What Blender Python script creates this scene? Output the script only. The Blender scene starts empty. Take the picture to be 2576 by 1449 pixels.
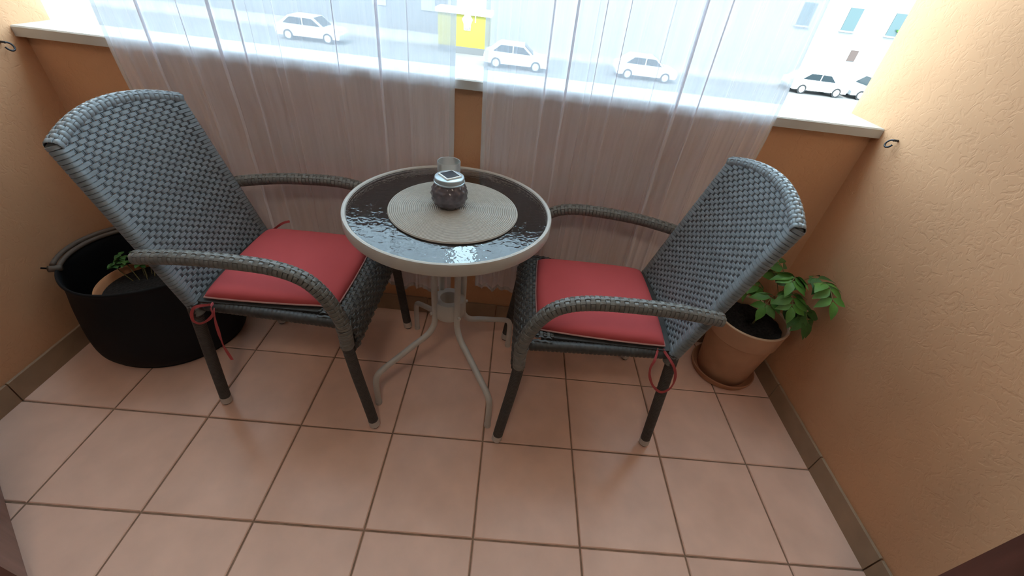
import bpy, bmesh, math, random
from mathutils import Matrix, Vector
from math import sin, cos, pi, radians as R

random.seed(7)
T = 0.305                                   # one floor tile in metres; all layout numbers below are in tiles
sc = bpy.context.scene
col = sc.collection

# ------------------------------------------------------------------ camera, world, sun, exposure
cam = bpy.data.cameras.new('camera')
cam.sensor_width = 36.0
cam.lens = 1050.5 / 2576 * 36.0
cam.clip_start = 0.02
cam.clip_end = 300
cam_o = bpy.data.objects.new('camera', cam)
col.objects.link(cam_o)
cam_o.matrix_world = (Matrix.Translation(Vector((5.004, -1.5963, 4.2193)) * T) @ Matrix.Rotation(-0.04106, 4, 'Z')
                      @ Matrix.Rotation(0.90747, 4, 'X') @ Matrix.Rotation(0.12489, 4, 'Z'))
sc.camera = cam_o

world = bpy.data.worlds.new('sky')
sc.world = world
world.use_nodes = True
bg = world.node_tree.nodes['Background']
bg.inputs['Color'].default_value = (0.60, 0.85, 1.0, 1)
bg.inputs['Strength'].default_value = 7.2

sun = bpy.data.lights.new('sun', 'SUN')
sun.energy = 7.0
sun.angle = 0.009
sun.color = (1.0, 0.95, 0.86)
sun_o = bpy.data.objects.new('sun', sun)
col.objects.link(sun_o)
sun_o.rotation_euler = Vector((0.30, 0.62, -0.75)).to_track_quat('-Z', 'Y').to_euler()

vs = sc.view_settings
vs.view_transform = 'Standard'
vs.look = 'None'
vs.gamma = 1.0
vs.exposure = 0.28
vs.use_curve_mapping = False
sc.cycles.max_bounces = 10
sc.cycles.diffuse_bounces = 6
sc.cycles.transparent_max_bounces = 16
sc.cycles.use_denoising = True


# ------------------------------------------------------------------ materials
def mat(name, color, rough=0.6, metal=0.0, noise=None, bump=None, spec=0.5, coords='Object', stretch=(1, 1, 1)):
    """Principled; noise=(scale, amount[, detail]) varies colour, bump=(scale, strength, distance[, detail, distortion])."""
    m = bpy.data.materials.new(name)
    m.use_nodes = True
    nt = m.node_tree
    b = nt.nodes['Principled BSDF']
    b.inputs['Base Color'].default_value = (*color, 1)
    b.inputs['Roughness'].default_value = rough
    b.inputs['Metallic'].default_value = metal
    b.inputs['Specular IOR Level'].default_value = spec
    tc = mp = None
    if noise or bump:
        tc = nt.nodes.new('ShaderNodeTexCoord')
        mp = nt.nodes.new('ShaderNodeMapping')
        mp.inputs['Scale'].default_value = stretch
        nt.links.new(tc.outputs[coords], mp.inputs['Vector'])
    if noise:
        n = nt.nodes.new('ShaderNodeTexNoise')
        n.inputs['Scale'].default_value = noise[0]
        n.inputs['Detail'].default_value = noise[2] if len(noise) > 2 else 3
        nt.links.new(mp.outputs['Vector'], n.inputs['Vector'])
        r = nt.nodes.new('ShaderNodeValToRGB')
        a = noise[1]
        r.color_ramp.elements[0].position = 0.3
        r.color_ramp.elements[1].position = 0.7
        r.color_ramp.elements[0].color = (*[max(0, c * (1 - a)) for c in color], 1)
        r.color_ramp.elements[1].color = (*[min(1, c * (1 + a)) for c in color], 1)
        nt.links.new(n.outputs['Fac'], r.inputs['Fac'])
        nt.links.new(r.outputs['Color'], b.inputs['Base Color'])
    if bump:
        n2 = nt.nodes.new('ShaderNodeTexNoise')
        n2.inputs['Scale'].default_value = bump[0]
        n2.inputs['Detail'].default_value = bump[3] if len(bump) > 3 else 3
        n2.inputs['Distortion'].default_value = bump[4] if len(bump) > 4 else 0
        nt.links.new(mp.outputs['Vector'], n2.inputs['Vector'])
        bp = nt.nodes.new('ShaderNodeBump')
        bp.inputs['Strength'].default_value = bump[1]
        bp.inputs['Distance'].default_value = bump[2]
        nt.links.new(n2.outputs['Fac'], bp.inputs['Height'])
        nt.links.new(bp.outputs['Normal'], b.inputs['Normal'])
    return m


def stucco(name, color):
    m = mat(name, color, 0.9, noise=(3.0, 0.06), spec=0.2)
    nt = m.node_tree
    b = nt.nodes['Principled BSDF']
    tc = [n for n in nt.nodes if n.type == 'TEX_COORD'][0]
    n = nt.nodes.new('ShaderNodeTexNoise')
    n.inputs['Scale'].default_value = 42
    n.inputs['Detail'].default_value = 2.5
    n.inputs['Distortion'].default_value = 1.6
    nt.links.new(tc.outputs['Object'], n.inputs['Vector'])
    r = nt.nodes.new('ShaderNodeValToRGB')
    r.color_ramp.elements[0].position = 0.36
    r.color_ramp.elements[1].position = 0.50
    nt.links.new(n.outputs['Fac'], r.inputs['Fac'])
    bp = nt.nodes.new('ShaderNodeBump')
    bp.inputs['Strength'].default_value = 0.38
    bp.inputs['Distance'].default_value = 0.0014
    nt.links.new(r.outputs['Color'], bp.inputs['Height'])
    nt.links.new(bp.outputs['Normal'], b.inputs['Normal'])
    return m


def fabric_sheer(name, color, opacity, streak=0.16):
    m = bpy.data.materials.new(name)
    m.use_nodes = True
    nt = m.node_tree
    nt.nodes.clear()
    out = nt.nodes.new('ShaderNodeOutputMaterial')
    tr = nt.nodes.new('ShaderNodeBsdfTransparent')
    tl = nt.nodes.new('ShaderNodeBsdfTranslucent')
    df = nt.nodes.new('ShaderNodeBsdfDiffuse')
    tl.inputs['Color'].default_value = (color[0] * 0.70, color[1] * 0.86, color[2] * 0.95, 1)
    df.inputs['Color'].default_value = (*color, 1)
    m1 = nt.nodes.new('ShaderNodeMixShader')
    m1.inputs[0].default_value = 0.83
    nt.links.new(tl.outputs[0], m1.inputs[1])
    nt.links.new(df.outputs[0], m1.inputs[2])
    m2 = nt.nodes.new('ShaderNodeMixShader')
    tc = nt.nodes.new('ShaderNodeTexCoord')
    mp = nt.nodes.new('ShaderNodeMapping')
    mp.inputs['Scale'].default_value = (1, 0.1, 0.03)
    nt.links.new(tc.outputs['Object'], mp.inputs['Vector'])
    n = nt.nodes.new('ShaderNodeTexNoise')
    n.inputs['Scale'].default_value = 42
    n.inputs['Detail'].default_value = 4
    n.inputs['Roughness'].default_value = 0.65
    nt.links.new(mp.outputs['Vector'], n.inputs['Vector'])
    mr = nt.nodes.new('ShaderNodeMapRange')
    mr.inputs['From Min'].default_value = 0.30
    mr.inputs['From Max'].default_value = 0.72
    mr.inputs['To Min'].default_value = opacity - streak
    mr.inputs['To Max'].default_value = opacity + streak * 1.2
    nt.links.new(n.outputs['Fac'], mr.inputs['Value'])
    nt.links.new(mr.outputs['Result'], m2.inputs[0])
    nt.links.new(tr.outputs[0], m2.inputs[1])
    nt.links.new(m1.outputs[0], m2.inputs[2])
    bp = nt.nodes.new('ShaderNodeBump')
    bp.inputs['Strength'].default_value = 0.5
    bp.inputs['Distance'].default_value = 0.004
    nt.links.new(n.outputs['Fac'], bp.inputs['Height'])
    nt.links.new(bp.outputs['Normal'], df.inputs['Normal'])
    nt.links.new(m2.outputs[0], out.inputs['Surface'])
    return m


def glass_sheet(name, tint, bump=None, rough=0.03, ior=1.5, body=0.0, bodycol=(0.8, 0.8, 0.8)):
    """Thin glass: tinted transparency under a Fresnel reflection (cheap and noise free)."""
    m = bpy.data.materials.new(name)
    m.use_nodes = True
    nt = m.node_tree
    nt.nodes.clear()
    out = nt.nodes.new('ShaderNodeOutputMaterial')
    tr = nt.nodes.new('ShaderNodeBsdfTransparent')
    tr.inputs['Color'].default_value = (*tint, 1)
    gl = nt.nodes.new('ShaderNodeBsdfGlossy')
    gl.inputs['Roughness'].default_value = rough
    gl.inputs['Color'].default_value = (1, 1, 1, 1)
    fr = nt.nodes.new('ShaderNodeFresnel')
    fr.inputs['IOR'].default_value = ior
    df = nt.nodes.new('ShaderNodeBsdfDiffuse')
    df.inputs['Color'].default_value = (*bodycol, 1)
    m0 = nt.nodes.new('ShaderNodeMixShader')
    m0.inputs[0].default_value = body
    nt.links.new(tr.outputs[0], m0.inputs[1])
    nt.links.new(df.outputs[0], m0.inputs[2])
    m1 = nt.nodes.new('ShaderNodeMixShader')
    nt.links.new(fr.outputs[0], m1.inputs[0])
    nt.links.new(m0.outputs[0], m1.inputs[1])
    nt.links.new(gl.outputs[0], m1.inputs[2])
    nt.links.new(m1.outputs[0], out.inputs['Surface'])
    if bump:
        tc = nt.nodes.new('ShaderNodeTexCoord')
        v = nt.nodes.new('ShaderNodeTexVoronoi')
        v.inputs['Scale'].default_value = bump[0]
        v.feature = 'SMOOTH_F1'
        nz = nt.nodes.new('ShaderNodeTexNoise')
        nz.inputs['Scale'].default_value = bump[0] * 0.8
        mx = nt.nodes.new('ShaderNodeMix')
        mx.data_type = 'VECTOR'
        mx.inputs['Factor'].default_value = 0.06
        nt.links.new(tc.outputs['Object'], nz.inputs['Vector'])
        nt.links.new(tc.outputs['Object'], mx.inputs[4])
        nt.links.new(nz.outputs['Color'], mx.inputs[5])
        nt.links.new(mx.outputs[1], v.inputs['Vector'])
        bp = nt.nodes.new('ShaderNodeBump')
        bp.inputs['Strength'].default_value = bump[1]
        bp.inputs['Distance'].default_value = bump[2]
        nt.links.new(v.outputs['Distance'], bp.inputs['Height'])
        nt.links.new(bp.outputs['Normal'], gl.inputs['Normal'])
        nt.links.new(bp.outputs['Normal'], fr.inputs['Normal'])
    return m


M = {}
M['wall'] = stucco('apricot_stucco', (0.62, 0.335, 0.185))
M['ceiling'] = mat('ceiling_paint', (0.75, 0.66, 0.55), 0.9)
M['tile'] = mat('floor_tile', (0.77, 0.49, 0.38), 0.42, noise=(9.0, 0.07, 5), bump=(90, 0.06, 0.001))
M['grout'] = mat('grout', (0.25, 0.155, 0.105), 0.95, noise=(30, 0.25))
M['skirting'] = mat('skirting_tile', (0.33, 0.22, 0.14), 0.5, noise=(14, 0.10))
M['sill'] = mat('pale_marble', (0.50, 0.48, 0.45), 0.35, noise=(9, 0.05, 5))
M['sheer'] = fabric_sheer('sheer_voile', (0.92, 0.87, 0.91), 0.70, 0.05)
M['sheer_hem'] = fabric_sheer('sheer_voile_hem', (0.80, 0.80, 0.80), 0.45, 0.03)
M['weft'] = mat('wicker_strand', (0.185, 0.200, 0.213), 0.40, noise=(40, 0.14, 4), bump=(220, 0.12, 0.0006), stretch=(1, 0.2, 1))
M['stake'] = mat('wicker_stake', (0.065, 0.068, 0.073), 0.45)
M['wrap'] = mat('wicker_wrap', (0.155, 0.150, 0.140), 0.45, noise=(60, 0.2, 3))
M['legwrap'] = mat('wicker_leg_wrap', (0.045, 0.042, 0.040), 0.5, noise=(80, 0.2, 3))
M['apron'] = mat('wicker_apron', (0.085, 0.084, 0.080), 0.45, noise=(60, 0.2, 3))
M['cap'] = mat('foot_cap_metal', (0.55, 0.53, 0.50), 0.4, 0.3)
M['rubber'] = mat('black_rubber', (0.015, 0.014, 0.014), 0.7)
M['cushion'] = mat('red_cushion_cloth', (0.52, 0.085, 0.090), 0.85, noise=(5, 0.05), bump=(700, 0.12, 0.0006), spec=0.2)
M['piping'] = mat('cushion_piping', (0.55, 0.30, 0.28), 0.8)
M['under'] = mat('cushion_underside', (0.10, 0.05, 0.05), 0.9)
M['tie'] = mat('red_tie', (0.40, 0.06, 0.065), 0.8)
M['metal'] = mat('light_grey_painted_metal', (0.52, 0.49, 0.455), 0.42, noise=(20, 0.04))
M['glass'] = glass_sheet('textured_table_glass', (0.84, 0.80, 0.79), (52, 0.5, 0.0017), 0.02, 1.85, 0.06, (0.16, 0.14, 0.14))
M['mat'] = mat('woven_placemat', (0.42, 0.385, 0.345), 0.85, noise=(90, 0.07, 2), spec=0.2)
M['jar'] = mat('smoky_dimpled_glass', (0.115, 0.095, 0.105), 0.22, 0.15, noise=(30, 0.4))
M['chrome'] = mat('brushed_chrome', (0.42, 0.47, 0.50), 0.38, 0.55)
M['solar'] = mat('solar_cell', (0.012, 0.012, 0.02), 0.2)
M['white'] = mat('white_plastic', (0.85, 0.85, 0.83), 0.4)
M['tumbler'] = glass_sheet('clear_tumbler', (0.93, 0.94, 0.93), None, 0.03, 1.35, 0.34, (0.9, 0.9, 0.88))
M['wax'] = mat('candle_wax', (0.80, 0.78, 0.72), 0.6)
M['terracotta'] = mat('terracotta', (0.56, 0.26, 0.125), 0.8, noise=(12, 0.12, 4), bump=(40, 0.1, 0.002))
M['terracotta_light'] = mat('terracotta_pale', (0.50, 0.27, 0.16), 0.8, noise=(12, 0.10, 4))
M['lip'] = mat('pale_pot_lip', (0.66, 0.46, 0.31), 0.8)
M['saucer'] = mat('saucer_terracotta', (0.40, 0.185, 0.10), 0.8, noise=(12, 0.1, 4))
M['soil'] = mat('dark_soil', (0.012, 0.011, 0.011), 0.95, noise=(120, 0.8), bump=(120, 0.9, 0.006))
M['leaf'] = mat('green_leaf', (0.075, 0.20, 0.030), 0.5, noise=(30, 0.25))
M['leaf2'] = mat('dark_green_leaf', (0.042, 0.125, 0.026), 0.5, noise=(30, 0.25))
M['stem'] = mat('plant_stem', (0.16, 0.13, 0.05), 0.7)
M['tub'] = mat('black_tub_plastic', (0.006, 0.007, 0.009), 0.7, bump=(30, 0.15, 0.004), spec=0.25)
M['handle'] = mat('brown_handle', (0.10, 0.074, 0.058), 0.6)
M['hook'] = mat('dark_hook_metal', (0.03, 0.03, 0.035), 0.4, 0.6)
M['wood'] = mat('mahogany_door', (0.115, 0.040, 0.030), 0.4, noise=(6, 0.35, 6), stretch=(6, 6, 0.6))
M['doorwood'] = mat('brown_door_paint', (0.24, 0.125, 0.10), 0.45, noise=(6, 0.2, 6), stretch=(6, 6, 0.6))
M['plaster'] = mat('pale_plaster', (0.62, 0.60, 0.57), 0.9)
M['parquet'] = mat('room_parquet', (0.30, 0.18, 0.10), 0.4, noise=(8, 0.2))
M['asphalt'] = mat('asphalt', (0.145, 0.14, 0.135), 0.9, noise=(0.5, 0.1))
M['pavement'] = mat('pavement', (0.30, 0.29, 0.28), 0.9, noise=(1.5, 0.08))
M['kerb'] = mat('kerb_stone', (0.13, 0.13, 0.13), 0.9)
M['facade'] = mat('white_facade', (0.31, 0.30, 0.29), 0.9, noise=(0.7, 0.05))
M['facade_grey'] = mat('grey_facade', (0.175, 0.175, 0.18), 0.9, noise=(0.7, 0.05))
M['window'] = mat('far_window_glass', (0.055, 0.085, 0.085), 0.15)
M['darkglass'] = mat('car_window_glass', (0.02, 0.03, 0.035), 0.1)
M['carpaint'] = mat('white_car_paint', (0.60, 0.60, 0.60), 0.3)
M['carpaint2'] = mat('silver_car_paint', (0.55, 0.57, 0.58), 0.3, 0.3)
M['tyre'] = mat('tyre', (0.02, 0.02, 0.02), 0.8)
M['yellow'] = mat('yellow_paint', (0.27, 0.23, 0.03), 0.5)
M['brown'] = mat('brown_wood', (0.085, 0.055, 0.045), 0.7)
M['grey'] = mat('grey_panel', (0.11, 0.11, 0.11), 0.7)


# ------------------------------------------------------------------ mesh helpers (all input in tiles)
def vec(*a):
    return Vector(a)


def build(name, verts, faces, material, parent=None, origin=None, smooth=True, auto=None):
    """One mesh object. Top level: origin = its base point. Child: verts are given in the frame of the thing's root."""
    me = bpy.data.meshes.new(name)
    o = Vector(origin) if origin is not None else Vector((0, 0, 0))
    me.from_pydata([tuple((Vector(v) - o) * T) for v in verts], [], faces)
    me.materials.append(material)
    if smooth:
        me.polygons.foreach_set('use_smooth', [True] * len(me.polygons))
        if auto:
            me.set_sharp_from_angle(angle=R(auto))
    me.update()
    ob = bpy.data.objects.new(name, me)
    col.objects.link(ob)
    if parent is not None:
        ob.parent = parent
    else:
        ob.location = o * T
    return ob


def empty(name, loc, rz=0.0):
    e = bpy.data.objects.new(name, None)
    e.empty_display_size = 0.05
    e.location = Vector(loc) * T
    e.rotation_euler = (0, 0, rz)
    col.objects.link(e)
    return e


def tag(o, label=None, cat=None, group=None, kind=None):
    if label: o['label'] = label
    if cat: o['category'] = cat
    if group: o['group'] = group
    if kind: o['kind'] = kind
    return o


class MB:
    """collects shapes"""
    def __init__(self):
        self.v, self.f = [], []

    def add(self, v, f):
        n = len(self.v)
        self.v += [tuple(p) for p in v]
        self.f += [tuple(i + n for i in q) for q in f]
        return self

    def box(self, x0, x1, y0, y1, z0, z1, m=None):
        v = [(x, y, z) for z in (z0, z1) for y in (y0, y1) for x in (x0, x1)]
        if m is not None: v = [tuple(m @ Vector(p)) for p in v]
        return self.add(v, [(0, 2, 3, 1), (4, 5, 7, 6), (0, 1, 5, 4), (2, 6, 7, 3), (0, 4, 6, 2), (1, 3, 7, 5)])

    def cbox(self, x0, x1, y0, y1, z0, z1, c=0.01, m=None):
        """box with chamfered top edges"""
        v = [(x0, y0, z0), (x1, y0, z0), (x1, y1, z0), (x0, y1, z0),
             (x0, y0, z1 - c), (x1, y0, z1 - c), (x1, y1, z1 - c), (x0, y1, z1 - c),
             (x0 + c, y0 + c, z1), (x1 - c, y0 + c, z1), (x1 - c, y1 - c, z1), (x0 + c, y1 - c, z1)]
        if m is not None: v = [tuple(m @ Vector(p)) for p in v]
        f = [(3, 2, 1, 0), (8, 9, 10, 11)]
        for k in range(4):
            j = (k + 1) % 4
            f += [(k, j, j + 4, k + 4), (k + 4, j + 4, j + 8, k + 8)]
        return self.add(v, f)

    def prism(self, pts, ax, a0, a1):
        """polygon pts (2D) extruded along axis ax: 'x' (pts=y,z), 'y' (pts=x,z), 'z' (pts=x,y)"""
        def p3(p, a):
            return {'x': (a, p[0], p[1]), 'y': (p[0], a, p[1]), 'z': (p[0], p[1], a)}[ax]
        n = len(pts)
        v = [p3(p, a0) for p in pts] + [p3(p, a1) for p in pts]
        f = [tuple(range(n)), tuple(range(2 * n - 1, n - 1, -1))]
        f += [(k, n + k, n + (k + 1) % n, (k + 1) % n) for k in range(n)]
        return self.add(v, f)

    def tube(self, path, rad, seg=12, caps=True, up=None, closed=False):
        """rad: number or function(i, ang)->radius"""
        P = [Vector(p) for p in path]
        n = len(P)
        v, f = [], []
        N = None
        for i in range(n):
            a, b = P[max(i - 1, 0)], P[min(i + 1, n - 1)]
            if closed: a, b = P[i - 1], P[(i + 1) % n]
            t = (b - a).normalized()
            if up is not None:
                s = t.cross(Vector(up))
                if s.length < 1e-4: s = t.orthogonal()
                s.normalize()
                N = s.cross(t).normalized()
            else:
                if N is None: N = t.orthogonal().normalized()
                N = (N - t * N.dot(t)).normalized()
            B = t.cross(N)
            for k in range(seg):
                an = 2 * pi * k / seg
                r = rad(i, an) if callable(rad) else (rad[i] if isinstance(rad, (list, tuple)) else rad)
                v.append(P[i] + (N * cos(an) + B * sin(an)) * r)
        for i in range(n if closed else n - 1):
            j = (i + 1) % n
            for k in range(seg):
                l = (k + 1) % seg
                f.append((i * seg + k, i * seg + l, j * seg + l, j * seg + k))
        if caps and not closed:
            f.append(tuple(range(seg - 1, -1, -1)))
            f.append(tuple((n - 1) * seg + k for k in range(seg)))
        return self.add(v, f)

    def lathe(self, prof, c=(0, 0), seg=48, rfun=None, sx=1.0, sy=1.0):
        """prof = [(r, z)...] bottom to top"""
        v, f = [], []
        for i, (r, z) in enumerate(prof):
            for k in range(seg):
                a = 2 * pi * k / seg
                rr = r if rfun is None else rfun(r, z, a, i)
                v.append((c[0] + rr * cos(a) * sx, c[1] + rr * sin(a) * sy, z))
        for i in range(len(prof) - 1):
            for k in range(seg):
                l = (k + 1) % seg
                f.append((i * seg + k, i * seg + l, (i + 1) * seg + l, (i + 1) * seg + k))
        return self.add(v, f)

    def ribbon(self, C, Nn, W, h, t):
        """ribbon with a crowned cross-section along centre points C, normals Nn, width vectors W"""
        v, f = [], []
        n = len(C)
        for i in range(n):
            c, nn, w = Vector(C[i]), Vector(Nn[i]), Vector(W[i])
            v += [c - w * h - nn * t * 0.8, c - w * h * 0.78 + nn * t, c + w * h * 0.78 + nn * t, c + w * h - nn * t * 0.8]
        for i in range(n - 1):
            for k in range(3):
                f.append((4 * i + k, 4 * i + k + 1, 4 * i + 5 + k, 4 * i + 4 + k))
            f.append((4 * i + 3, 4 * i, 4 * i + 4, 4 * i + 7))
        f += [(0, 3, 2, 1), (4 * n - 4, 4 * n - 3, 4 * n - 2, 4 * n - 1)]
        return self.add(v, f)

    def make(self, name, material, parent=None, origin=None, smooth=True, auto=40):
        return build(name, self.v, self.f, material, parent, origin, smooth, auto if smooth else None)


def spline(pts, n=8):
    """Catmull-Rom through points"""
    P = [Vector(p) for p in pts]
    out = []
    for i in range(len(P) - 1):
        a, b, c, d = P[max(i - 1, 0)], P[i], P[i + 1], P[min(i + 2, len(P) - 1)]
        for k in range(n):
            t = k / n
            out.append(0.5 * ((2 * b) + (c - a) * t + (2 * a - 5 * b + 4 * c - d) * t * t + (3 * b - a - 3 * c + d) * t ** 3))
    out.append(P[-1])
    return out


def resample(P, step):
    P = [Vector(p) for p in P]
    out = [P[0]]
    acc = 0.0
    for a, b in zip(P, P[1:]):
        L = (b - a).length
        d = step - acc
        while d <= L:
            out.append(a + (b - a) * (d / L))
            d += step
        acc = L - (d - step)
    if (out[-1] - P[-1]).length > step * 0.2: out.append(P[-1])
    return out


# ------------------------------------------------------------------ the loggia: setting
XL, XR = 0.02, 8.75           # inner faces of the side walls
YD = -0.6                     # outer face of the door wall
H = 8.4                       # ceiling


def yf(x):                    # front edge of the window sill (runs slightly askew)
    return 3.00 - 0.0149 * x


def yw(x):                    # inner face of the parapet
    return yf(x) + 0.10


YO = 3.42                     # outer face of the parapet

floor = MB().box(XL - 0.3, XR + 0.3, YD - 0.02, YO, -0.5, -0.012).make('floor', M['grout'], smooth=False, origin=(4.4, 1.4, -0.012))
tag(floor, kind='structure')
g = 0.0085
xs = [XL] + list(range(1, 9)) + [XR]
rows = [(YD, 0), (0, 1), (1, 2), (2, 3.1)]
for (y0, y1) in rows:
    for i in range(9):
        x0, x1 = xs[i], xs[i + 1]
        yy1 = y1 - g if y1 != 3.1 else yw((x0 + x1) / 2) + 0.05
        dz = random.uniform(-0.0015, 0.0015)
        t = MB().cbox(x0 + g, x1 - g, y0 + g, yy1, -0.05, dz, 0.008)
        ob = build('tile', t.v, t.f, M['tile'], None, (4.4, 1.4, -0.012), smooth=False)
        ob.parent = floor
        ob.location = (0, 0, 0)

wl = MB().box(-0.6, XL, YD, YO + 0.02, -0.5, H).make('wall_left', M['wall'], smooth=False, origin=(-0.3, 1.4, 0))
tag(wl, kind='structure')
wr = MB().box(XR, XR + 0.6, YD, YO + 0.02, -0.5, H).make('wall_right', M['wall'], smooth=False, origin=(9.0, 1.4, 0))
tag(wr, kind='structure')
mb = MB().prism([(XL, yw(XL)), (XR, yw(XR)), (XR, YO), (XL, YO)], 'z', -0.5, 3.145)
wb = mb.make('wall_back', M['wall'], smooth=False, origin=(4.4, 3.1, 0))
tag(wb, kind='structure')
mb = MB().box(-2, 11, -15, YO + 0.6, H, H + 0.5)
ce = mb.make('ceiling', M['ceiling'], smooth=False, origin=(4.4, 0, H))
tag(ce, kind='structure')

# sill slab with a small chamfer on the front edge
mb = MB()
c = 0.012
prof = [(0.0, 3.145), (0.0, 3.24 - c), (c, 3.24)]
vv = []
for x in (XL, XR):
    f0 = yf(x)
    vv += [(x, f0, 3.145), (x, f0, 3.24 - c), (x, f0 + c, 3.24), (x, YO + 0.05, 3.24), (x, YO + 0.05, 3.145)]
mb.add(vv, [(0, 1, 2, 3, 4), (9, 8, 7, 6, 5)] + [(k, 5 + k, 5 + (k + 1) % 5, (k + 1) % 5) for k in range(5)])
sill = mb.make('trim_1', M['sill'], smooth=False, origin=(4.4, 3.1, 3.145))
tag(sill, 'pale marble window sill running along the top of the parapet', kind='structure')

# skirting tiles
SH, ST = 0.27, 0.030
bl = empty('baseboard_left', (XL, 1.2, 0)); tag(bl, kind='structure')
br = empty('baseboard_right', (XR, 1.2, 0)); tag(br, kind='structure')
bb = empty('baseboard_back', (4.4, 3.0, 0)); tag(bb, kind='structure')
for (y0, y1) in [(YD, 0), (0, 1), (1, 2), (2, 2.97)]:
    for nm, root, xa, xb, ox in (('skirting_tile', bl, XL, XL + ST, XL), ('skirting_tile', br, XR - ST, XR, XR)):
        m_ = MB().cbox(xa, xb, y0 + 0.006, y1 - 0.006, 0.0, SH, 0.006)
        o_ = build(nm, m_.v, m_.f, M['skirting'], root, (ox, 1.2, 0), smooth=False)
for i in range(9):
    x0, x1 = max(xs[i] + 0.006, XL + ST), min(xs[i + 1] - 0.006, XR - ST)
    ym = yw((x0 + x1) / 2)
    m_ = MB().cbox(x0, x1, ym - ST - 0.006, ym + 0.006, 0.0, SH, 0.006)
    build('skirting_tile', m_.v, m_.f, M['skirting'], bb, (4.4, 3.0, 0), smooth=False)

# the doorway the picture is taken from, and the room behind it
DX0, DX1 = 1.46, 7.97
mb = MB().box(-0.6, DX0, -1.1, YD, -0.5, H).box(DX1, XR + 0.6, -1.1, YD, -0.5, H).box(DX0, DX1, -1.1, YD, 7.2, H)
wd = mb.make('wall_door', M['plaster'], smooth=False, origin=(4.4, -0.85, 0)); tag(wd, kind='structure')
fr = empty('trim_2', (4.7, -0.7, 0))
tag(fr, 'dark mahogany frame of the balcony doorway', kind='structure')
for (a, b_, c_, d_) in ((DX0, DX0 + 0.16, 0, 7.2), (DX1 - 0.16, DX1, 0, 7.2), (DX0 + 0.16, DX1 - 0.16, 7.04, 7.2)):
    m_ = MB().box(a, b_, -0.80, YD + 0.01, c_, d_)
    build('frame_bar', m_.v, m_.f, M['wood'], fr, (4.7, -0.7, 0), smooth=False)
mb = MB().box(-2, 11, -15, -14.6, -0.5, H).box(-2.4, -2, -15, -1.1, -0.5, H).box(11, 11.4, -15, -1.1, -0.5, H)
mb.box(-2, -0.6, -1.2, -1.1, -0.5, H).box(XR + 0.6, 11, -1.2, -1.1, -0.5, H)
rw = mb.make('wall_room', M['plaster'], smooth=False, origin=(4.4, -8, 0)); tag(rw, kind='structure')
rf = MB().box(-2, 11, -14.6, YD, -0.5, -0.02).make('floor_room', M['parquet'], smooth=False, origin=(4.4, -8, 0))
tag(rf, kind='structure')

lp = empty('added_fill_lamp', (4.6, -3.6, H))  # added fill lamp, out of view, brightens floor, walls and curtains
tag(lp, 'added, unseen round fill lamp in the room behind the doorway', 'lamp')
M['lamp'] = mat('fill_lamp_glow', (0.9, 0.88, 0.85), 0.5)
_b = M['lamp'].node_tree.nodes['Principled BSDF']
_b.inputs['Emission Color'].default_value = (1.0, 0.84, 0.68, 1)
_b.inputs['Emission Strength'].default_value = 26.0
m_ = MB().lathe([(0.55, H - 0.02), (0.62, H - 0.02), (0.62, H - 0.12), (0.55, H - 0.14)], (4.6, -3.6), 40)
build('fill_lamp_ring', m_.v, m_.f, M['white'], lp, (4.6, -3.6, H), True, 40)
m_ = MB().lathe([(0.0005, H - 0.30), (0.25, H - 0.28), (0.45, H - 0.21), (0.56, H - 0.12), (0.56, H - 0.02)], (4.6, -3.6), 40)
build('fill_lamp_glass', m_.v, m_.f, M['lamp'], lp, (4.6, -3.6, H), True, 60)

# open door leaf folded back towards the left wall
hinge, free = Vector((1.62, -0.60, 0)), Vector((0.10, 0.58, 0))
ang = math.atan2(free.y - hinge.y, free.x - hinge.x)
dl = empty('door_1', hinge, ang)
tag(dl, 'dark mahogany balcony door leaf standing open at the left', kind='structure')
LW = (free - hinge).length
for nm, (a, b_, c_, d_) in (('stile', (0, 0.3, 0.05, 7.0)), ('stile', (LW - 0.3, LW, 0.05, 7.0)),
                            ('rail', (0.3, LW - 0.3, 0.05, 0.55)), ('rail', (0.3, LW - 0.3, 2.6, 2.95)), ('rail', (0.3, LW - 0.3, 6.6, 7.0))):
    m_ = MB().box(a, b_, 0.0, 0.14, c_, d_)
    build(nm, m_.v, m_.f, M['doorwood'], dl, smooth=False)
m_ = MB().box(0.3, LW - 0.3, 0.04, 0.10, 0.55, 2.6)
build('panel', m_.v, m_.f, M['doorwood'], dl, smooth=False)
m_ = MB().box(0.3, LW - 0.3, 0.06, 0.08, 2.95, 6.6)
build('pane', m_.v, m_.f, M['tumbler'], dl, smooth=False)

# ------------------------------------------------------------------ outside: street, building, cars, kiosk (metres / T)
S = 1 / T
ZS = -14.1
mb = MB().box(-400, 400, 30, 114, ZS - 1, ZS)
st = mb.make('street', M['asphalt'], smooth=False, origin=(0, 60, ZS)); tag(st, kind='structure')
mb = MB().box(-400, 400, 114, 140, ZS - 1, ZS + 0.5)
pv = mb.make('pavement', M['pavement'], smooth=False, origin=(0, 120, ZS)); tag(pv, kind='structure')
# our own building below and beside the loggia
mb = MB().box(-30, 40, -15, YO, ZS, -0.5).box(-30, -2.4, -15, YO, -0.5, 24).box(11.4, 40, -15, YO, -0.5, 24)
mb.box(-2.4, -0.6, -1.1, YO, -0.5, H + 0.5).box(XR + 0.6, 11.4, -1.1, YO, -0.5, H + 0.5).box(-2.4, 11.4, -15, YO + 0.6, H + 0.5, 24)
ow = mb.make('wall_outer', M['facade'], smooth=False, origin=(4.4, 0, ZS)); tag(ow, kind='structure')

YB = 38.0 * S
ab = empty('apartment_building', (24 * S, YB, ZS))
tag(ab, 'white apartment block across the street, behind the right curtain', 'building', 'buildings across the street')
o3 = (24 * S, YB, ZS)


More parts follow.
